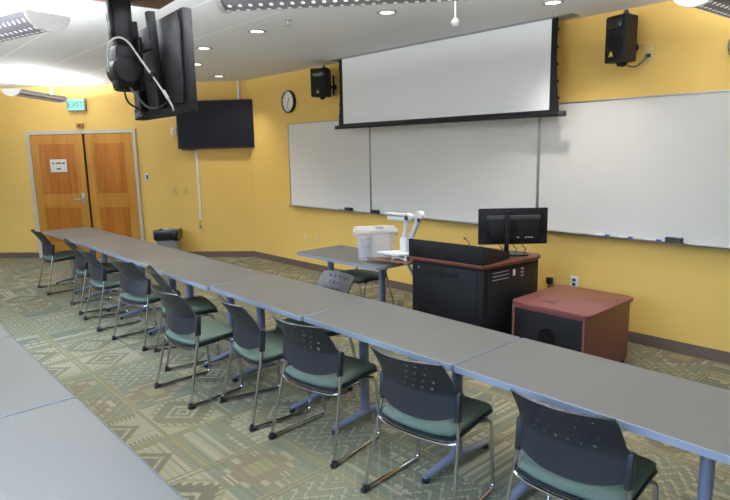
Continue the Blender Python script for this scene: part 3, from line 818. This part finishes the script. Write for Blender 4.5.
# document camera on the shelf
t = thing('document_camera', 'white document camera with folded arm standing on the lectern shelf', 'document camera', (-3.66, 3.785, ZSH+.0006), 0)
b = MB(); b.poly([(-.20, -.145), (.06, -.135), (.10, -.05), (.10, .05), (.06, .12), (-.03, .11), (-.10, -.02)], .044, .068, .008); b.build('base', M['white'], t)
b = MB()
b.tube([(-.05, -.085, .001), (-.05, -.085, .046)], .012, 10); b.tube([(.085, -.06, .001), (.085, -.06, .046)], .012, 10); b.tube([(.04, .06, .001), (.04, .06, .046)], .012, 10); b.tube(fillet([(-.06, -.085, .01), (.01, -.10, .03), (.09, -.06, .01)], .05), .008, 8); b.build('stand', M['white'], t)
b = MB(); b.box(-.03, .055, -.025, .06, .067, .20, .018); b.build('column_base', M['white'], t)
b = MB()
b.tube([(.012, .0, .17), (.03, .0, .28), (.05, .0, .38)], [.026, .020, .022], 12)
b.tube([(.03, .045, .15), (.10, .04, .27), (.175, .03, .40)], [.024, .022, .028], 12); b.build('arm', M['white'], t)
b = MB(); b.lathe([(.032, -.03), (.038, -.024), (.038, .024), (.032, .03)], 20, M=Matrix.Translation((.055, .01, .385)) @ Matrix.Rotation(PI/2, 4, 'X')); b.lathe([(.036, -.03), (.042, -.024), (.042, .024), (.036, .03)], 20, M=Matrix.Translation((.175, .03, .405)) @ Matrix.Rotation(PI/2, 4, 'X'))
b.box(.06, .17, .0, .045, .375, .41, .012); j = b.build('joint', M['white'], t)
b = MB(); b.lathe([(.022, 0), (.022, .008)], 18, M=Matrix.Translation((.06, -.0205, .38)) @ Matrix.Rotation(PI/2, 4, 'X')); b.lathe([(.018, 0), (.018, .012)], 18, M=Matrix.Translation((.195, -.0005, .37)) @ Matrix.Rotation(PI/2, 4, 'X')); b.build('joint_knob', M['blackp'], j)
b = MB(); b.box(-.215, .04, -.02, .045, .395, .412, .006); b.box(-.20, .03, -.015, .04, .345, .382, .012); hd = b.build('camera_head', M['white'], t)
b = MB(); b.box(-.17, .01, -.01, .035, .3821, .3948, .001); b.build('head_vent', M['greyp'], hd)

# clear storage tub
t = thing('storage_tub', 'clear frosted plastic storage tub with lid, standing on the lone table', 'tub', (-4.035, 3.79, .7410), R(54))
b = MB(); rings = []
for z, kx, ky in ((.001, .160, .115), (.006, .165, .12), (.275, .185, .135), (.275, .181, .131), (.01, .161, .116)):
    rings.append([(p[0], p[1], z) for p in rrect(-kx, kx, -ky, ky, .03, 4)])
b.loft(rings); b.build('tub_body', M['bin_clear'], t)
b = MB(); rings = []
for z, kx, ky in ((.268, .197, .147), (.288, .199, .149), (.30, .195, .145), (.302, .17, .12), (.294, .16, .11)):
    rings.append([(p[0], p[1], z) for p in rrect(-kx, kx, -ky, ky, .035, 4)])
b.loft(rings); lid = b.build('lid', M['lid_clear'], t)
b = MB(); b.box(.0, .08, -.05, .05, .2945, .306, .004); b.build('lid_label', M['greyp'], lid)
for sx in (-1, 1):
    b = MB(); b.box(sx*.200-.008, sx*.200+.008, -.05, .05, .225, .29, .004); b.build('latch', M['white'], t)
wm = new_mat('crumpled_white', rgb(225, 224, 226), .8, noise=(30, .1)); pk = new_mat('pale_pink_paper', rgb(242, 222, 206), .8, noise=(25, .08))
cont = thing('paper_stack', 'pale pink papers standing inside the clear storage tub', 'papers', (-4.005, 3.815, .7540), R(54))
b = MB(); b.box(-.065, .095, -.085, .085, .0, .23, .01); b.build('papers', pk, cont)
b = MB(); b.box(-.06, .09, -.03, -.024, .2305, .245); b.build('divider', wm, cont, smooth=False)
b = MB()
rings = []
for k in range(12):
    z = .0 + k*.018; r_ = .036*(.75 + .35*abs(math.sin(k*1.35)))
    rings.append([(r_*math.cos(a)*random.uniform(.85, 1.1), 1.3*r_*math.sin(a)*random.uniform(.85, 1.1), z) for a in [2*PI*j/12 for j in range(12)]])
b.loft(rings)
o = b.build('cloth_bundle', wm, None); o.location = (-4.105, 3.700, .7545); tag(o, 'bundle of white wipes at the left inside the clear storage tub', 'cloth')

# ------------------------------------------------------------------ hanging television (seen from behind)
t = thing('hanging_television', 'black television hanging from the ceiling on a mount, seen from behind', 'television', (-3.74, 1.624, 0), R(-4.4))
zb, zt = 2.012, 2.597
b = MB(); b.box(-.472, .472, .012, .072, zb, zt, .010); tvb = b.build('cabinet', M['blackm'], t)
b = MB(); b.box(-.455, .455, .0722, .074, zb+.02, zt-.017); b.build('screen', M['tvglass'], t, smooth=False)
b = MB(); b.poly([(-.445, zb+.06), (.445, zb+.06), (.445, zb+.50), (.42, zb+.56), (-.42, zb+.56), (-.445, zb+.50)], -.0118, .012, .004, M=Matrix(((1, 0, 0, 0), (0, 0, -1, .0), (0, 1, 0, 0), (0, 0, 0, 1)))); b.build('rear_housing', M['blackm'], t)
for xx in (-.17, .17):
    b = MB(); b.box(xx-.022, xx+.022, -.075, -.0265, zb+.04, zt+.02, .004, M=Matrix.Translation((0, -.02, (zb+zt)/2)) @ Matrix.Rotation(R(3), 4, 'X') @ Matrix.Translation((0, .02, -(zb+zt)/2))); b.build('mount_rail', M['blackm'], t)
b = MB(); b.box(-.22, .22, -.105, -.075, zb+.20, zb+.25, .004); b.box(-.22, .22, -.105, -.075, zb+.38, zb+.43, .004); b.box(-.08, .08, -.125, -.095, zb+.16, zb+.47, .006); b.build('mount_plate', M['blackm'], t)
b = MB(); b.lathe([(.07, -.085), (.09, -.07), (.09, .07), (.07, .085)], 24, M=Matrix.Translation((.0, -.19, zb+.27)) @ Matrix.Rotation(PI/2, 4, 'Y')); b.box(-.065, .065, -.26, -.12, zb+.15, zb+.42, .03); b.build('swivel_drum', M['blackm'], t)
b = MB(); b.box(-.045, .045, -.24, -.15, zb+.36, 2.70, .010); b.box(-.03, .03, -.262, -.24, zb+.45, 2.70, .008); b.box(-.02, .02, -.15, -.125, zb+.36, 2.70, .006); b.build('ceiling_column', M['blackm'], t)
b = MB(); b.box(-.02, .02, -.2625, -.2665, zb+.56, zb+.64, .001); b.build('column_cover', M['darkgrey'], t)
b = MB(); b.box(-.12, .30, -.36, .10, 2.7005, 2.908, .006); b.build('ceiling_box', M['brownbox'], t)
b = MB()
b.tube(fillet([(.03, -.295, 2.27), (.05, -.29, 2.43), (.062, -.24, 2.475), (.065, -.18, 2.46), (.27, -.06, 2.15), (.33, -.035, 2.07), (.35, -.03, 2.03), (.31, -.02, 2.035)], .06, 5), .006, 8); b.build('silver_cable', M['cablew'], t)
b = MB(); b.tube([(.268, -.053, 2.150), (.305, -.043, 2.10)], .011, 8); b.build('cable_plug', M['alu'], t)
b = MB(); b.tube(fillet([(.05, -.22, 2.17), (.03, -.2, 2.09), (-.03, -.11, 2.06), (-.12, -.06, 2.03), (-.28, -.03, 2.03)], .08), .006, 8); b.tube(fillet([(.05, -.2, 2.2), (.1, -.1, 2.05), (.2, -.05, 2.06), (.22, -.02, 2.09)], .06), .006, 8); b.build('black_cables', M['blackp'], t)
b = MB(); b.box(-.40, -.34, -.03, .0115, zb+.01, zb+.05, .004); b.box(-.30, -.25, -.04, .0115, zb+.015, zb+.05, .004); b.box(-.44, -.42, -.02, .0115, zb+.0, zb+.07, .003); b.build('cable_connectors', M['darkgrey'], t)

# ------------------------------------------------------------------ ceiling fittings
def pendant(name_lab, p, ang, L, power, stems, zr=2.59):
    """p: rim-level centre of one end, runs L along ang"""
    t = thing('pendant_light', name_lab, 'light', (p[0], p[1], zr), ang, 'perforated pendant lights')
    A, Dp = .118, .09
    arc = [(-A*math.cos(PI*k/18), -Dp*math.sin(PI*k/18)) for k in range(19)]
    arc2 = [(y*.96, z*.95) for y, z in arc[::-1]]
    b = MB(); b.loft([[(xx, y, z) for y, z in arc + arc2] for xx in (.02, L-.02)]); b.build('perforated_body', M['perf'], t, ang=50)
    for xx in (0, L):
        b = MB(); sc = 1.12
        b.loft([[(xx + dx, y*sc, z*sc) for y, z in arc] for dx in (-.004, .022 if xx == 0 else -.022)] if xx == 0 else [[(xx + dx, y*sc, z*sc) for y, z in arc] for dx in (.004, -.022)]); b.build('end_cap', M['white'], t, ang=50)
    b = MB(); b.tube([(.05, 0, -.02), (L-.05, 0, -.02)], .016, 12); b.build('lamp_tube', M['dl'], t)
    for k in stems:
        b = MB(); b.tube([(k, 0, -.03), (k, 0, HC-zr-.0005)], .009, 8); st = b.build('stem', M['white'], t)
        b = MB(); b.lathe([(.05, HC-zr-.012), (.055, HC-zr-.0025)], 18, M=Matrix.Translation((k, 0, 0))); b.build('canopy', M['white'], st)
    la = bpy.data.lights.new('pendant_uplight', 'AREA'); la.shape = 'RECTANGLE'; la.size = L-.1; la.size_y = .14; la.energy = power; la.color = (.97, .98, 1)
    lo = bpy.data.objects.new('pendant_uplight', la); COL.objects.link(lo); lo.parent = t; lo.location = (L/2, 0, .02); lo.rotation_euler = (PI, 0, 0)
    return t
PW = 300
pendant('perforated pendant light at the upper left, its white end cap toward the hanging television', (-3.85, 1.06), R(195), 1.8, PW, (.12, 1.68))
pendant('perforated pendant light far left, in front of the yellow wall by the EXIT sign', (-9.38, 2.01), R(137.5), 1.28, PW*.72, (1.06,), 2.69)
pendant('perforated pendant light crossing the top edge right of the hanging television', (-2.845, 1.62), R(41.5), 1.8, PW, (.3, 1.5))
pendant('perforated pendant light at the top right corner, above the right loudspeaker', (-1.23, 3.50), R(87), 1.4, PW*.15, (.2, 1.2))

dls = [(-5.011, 3.204, 'recessed ceiling downlight above the right end of the hanging television, near the sprinkler'), (-6.152, 3.241, 'recessed ceiling downlight second from the hanging television, right of it'),
       (-8.26, 4.57, 'recessed ceiling downlight farthest away, near the corner above the wall television'), (-3.691, 3.645, 'recessed ceiling downlight above the middle of the projection screen'), (-2.634, 4.468, 'recessed ceiling downlight at the right end of the projection screen'),
       (-7.303, 3.727, 'recessed ceiling downlight half hidden at the right edge of the hanging television')]
for x, y, lab in dls:
    t = thing('downlight', lab, 'light', (x, y, HC - .0005), 0, 'recessed downlights')
    b = MB(); b.lathe([(.085, 0), (.085, -.005), (.062, -.007), (.06, 0)], 28); b.build('trim_ring', M['greyp'], t)
    b = MB(); b.lathe([(.0598, -.001), (.0598, -.004)], 28); b.build('lamp', M['dl'], t)
    la = bpy.data.lights.new('downlight_beam', 'SPOT'); la.energy = 85; la.spot_size = R(115); la.spot_blend = .8; la.shadow_soft_size = .05; la.color = (1, .95, .88)
    lo = bpy.data.objects.new('downlight_beam', la); COL.objects.link(lo); lo.parent = t; lo.location = (0, 0, -.02)
t = thing('sprinkler', 'small sprinkler head on the ceiling between two downlights', 'sprinkler', (-4.44, 3.162, HC - .0005), 0)
b = MB(); b.lathe([(.035, 0), (.035, -.006), (.01, -.008), (.008, -.045)], 18); b.build('body', M['alu'], t)
b = MB(); b.lathe([(.022, -.045), (.022, -.048)], 18); b.build('deflector', M['alu'], t)
t = thing('hanging_microphone', 'small white ball microphone hanging on a thin rod in front of the screen', 'microphone', (-2.77, 3.41, HC - .0005), 0)
b = MB(); b.lathe([(.03, 0), (.03, -.01), (.01, -.016)], 16); b.build('canopy', M['white'], t)
b = MB(); b.tube([(0, 0, -.012), (0, 0, -.235)], .006, 8); b.build('rod', M['white'], t)
b = MB(); b.lathe([(.006, .032), (.012, .030), (.024, .02), (.031, .0), (.026, -.016), (.014, -.026), (.004, -.029)], 20, M=Matrix.Translation((0, 0, -.262))); b.build('ball', M['white'], t)

# ------------------------------------------------------------------ light at the rear windows, with added fill
for i, (a, c, z0, z1) in enumerate(WIN):
    # blue sky light slanting down, plus an added upward fill for ceiling and walls
    for nm, en, colr, spr, tilt in (('window_skylight', (42, 112, 112)[i], (.42, .65, 1.0), 82, 48), ('window_groundlight', (72, 62, 55)[i], (.96, .98, 1.0), 100, 134)):
        la = bpy.data.lights.new(nm, 'AREA'); la.shape = 'RECTANGLE'; la.size = c - a - .1; la.size_y = z1 - z0 - .1
        la.energy = en; la.color = colr; la.spread = R(spr)
        lo = bpy.data.objects.new(nm, la); COL.objects.link(lo)
        lo.location = (LEND.x + (a+c)/2, YR - .02, (z0+z1)/2); lo.rotation_euler = (R(tilt), 0, 0)
w = bpy.data.worlds.new('World'); SC.world = w; w.use_nodes = True
w.node_tree.nodes['Background'].inputs[0].default_value = (.7, .85, 1, 1); w.node_tree.nodes['Background'].inputs[1].default_value = .6

# ------------------------------------------------------------------ camera
cd = bpy.data.cameras.new('camera'); cam = bpy.data.objects.new('camera', cd); COL.objects.link(cam)
F, PITCH, ROLL, YAW, HCAM = 585.652, R(9.836), R(-1.164), R(47.8445), 1.7858
cd.sensor_fit = 'HORIZONTAL'; cd.sensor_width = 36; cd.lens = 36*F/730; cd.clip_start = .02
fw = Vector((-math.sin(YAW)*math.cos(PITCH), math.cos(YAW)*math.cos(PITCH), -math.sin(PITCH)))
rt = Vector((math.cos(YAW), math.sin(YAW), 0)); up = rt.cross(fw)
r2 = rt*math.cos(ROLL) + up*math.sin(ROLL); u2 = -rt*math.sin(ROLL) + up*math.cos(ROLL)
mw = Matrix.Identity(4)
for i in range(3): mw[i][0] = r2[i]; mw[i][1] = u2[i]; mw[i][2] = -fw[i]
mw.translation = Vector((0, 0, HCAM)); cam.matrix_world = mw
SC.camera = cam
SC.view_settings.view_transform = 'Standard'; SC.view_settings.look = 'None'; SC.view_settings.gamma = 1; SC.view_settings.use_curve_mapping = False
SC.view_settings.exposure = -0.49
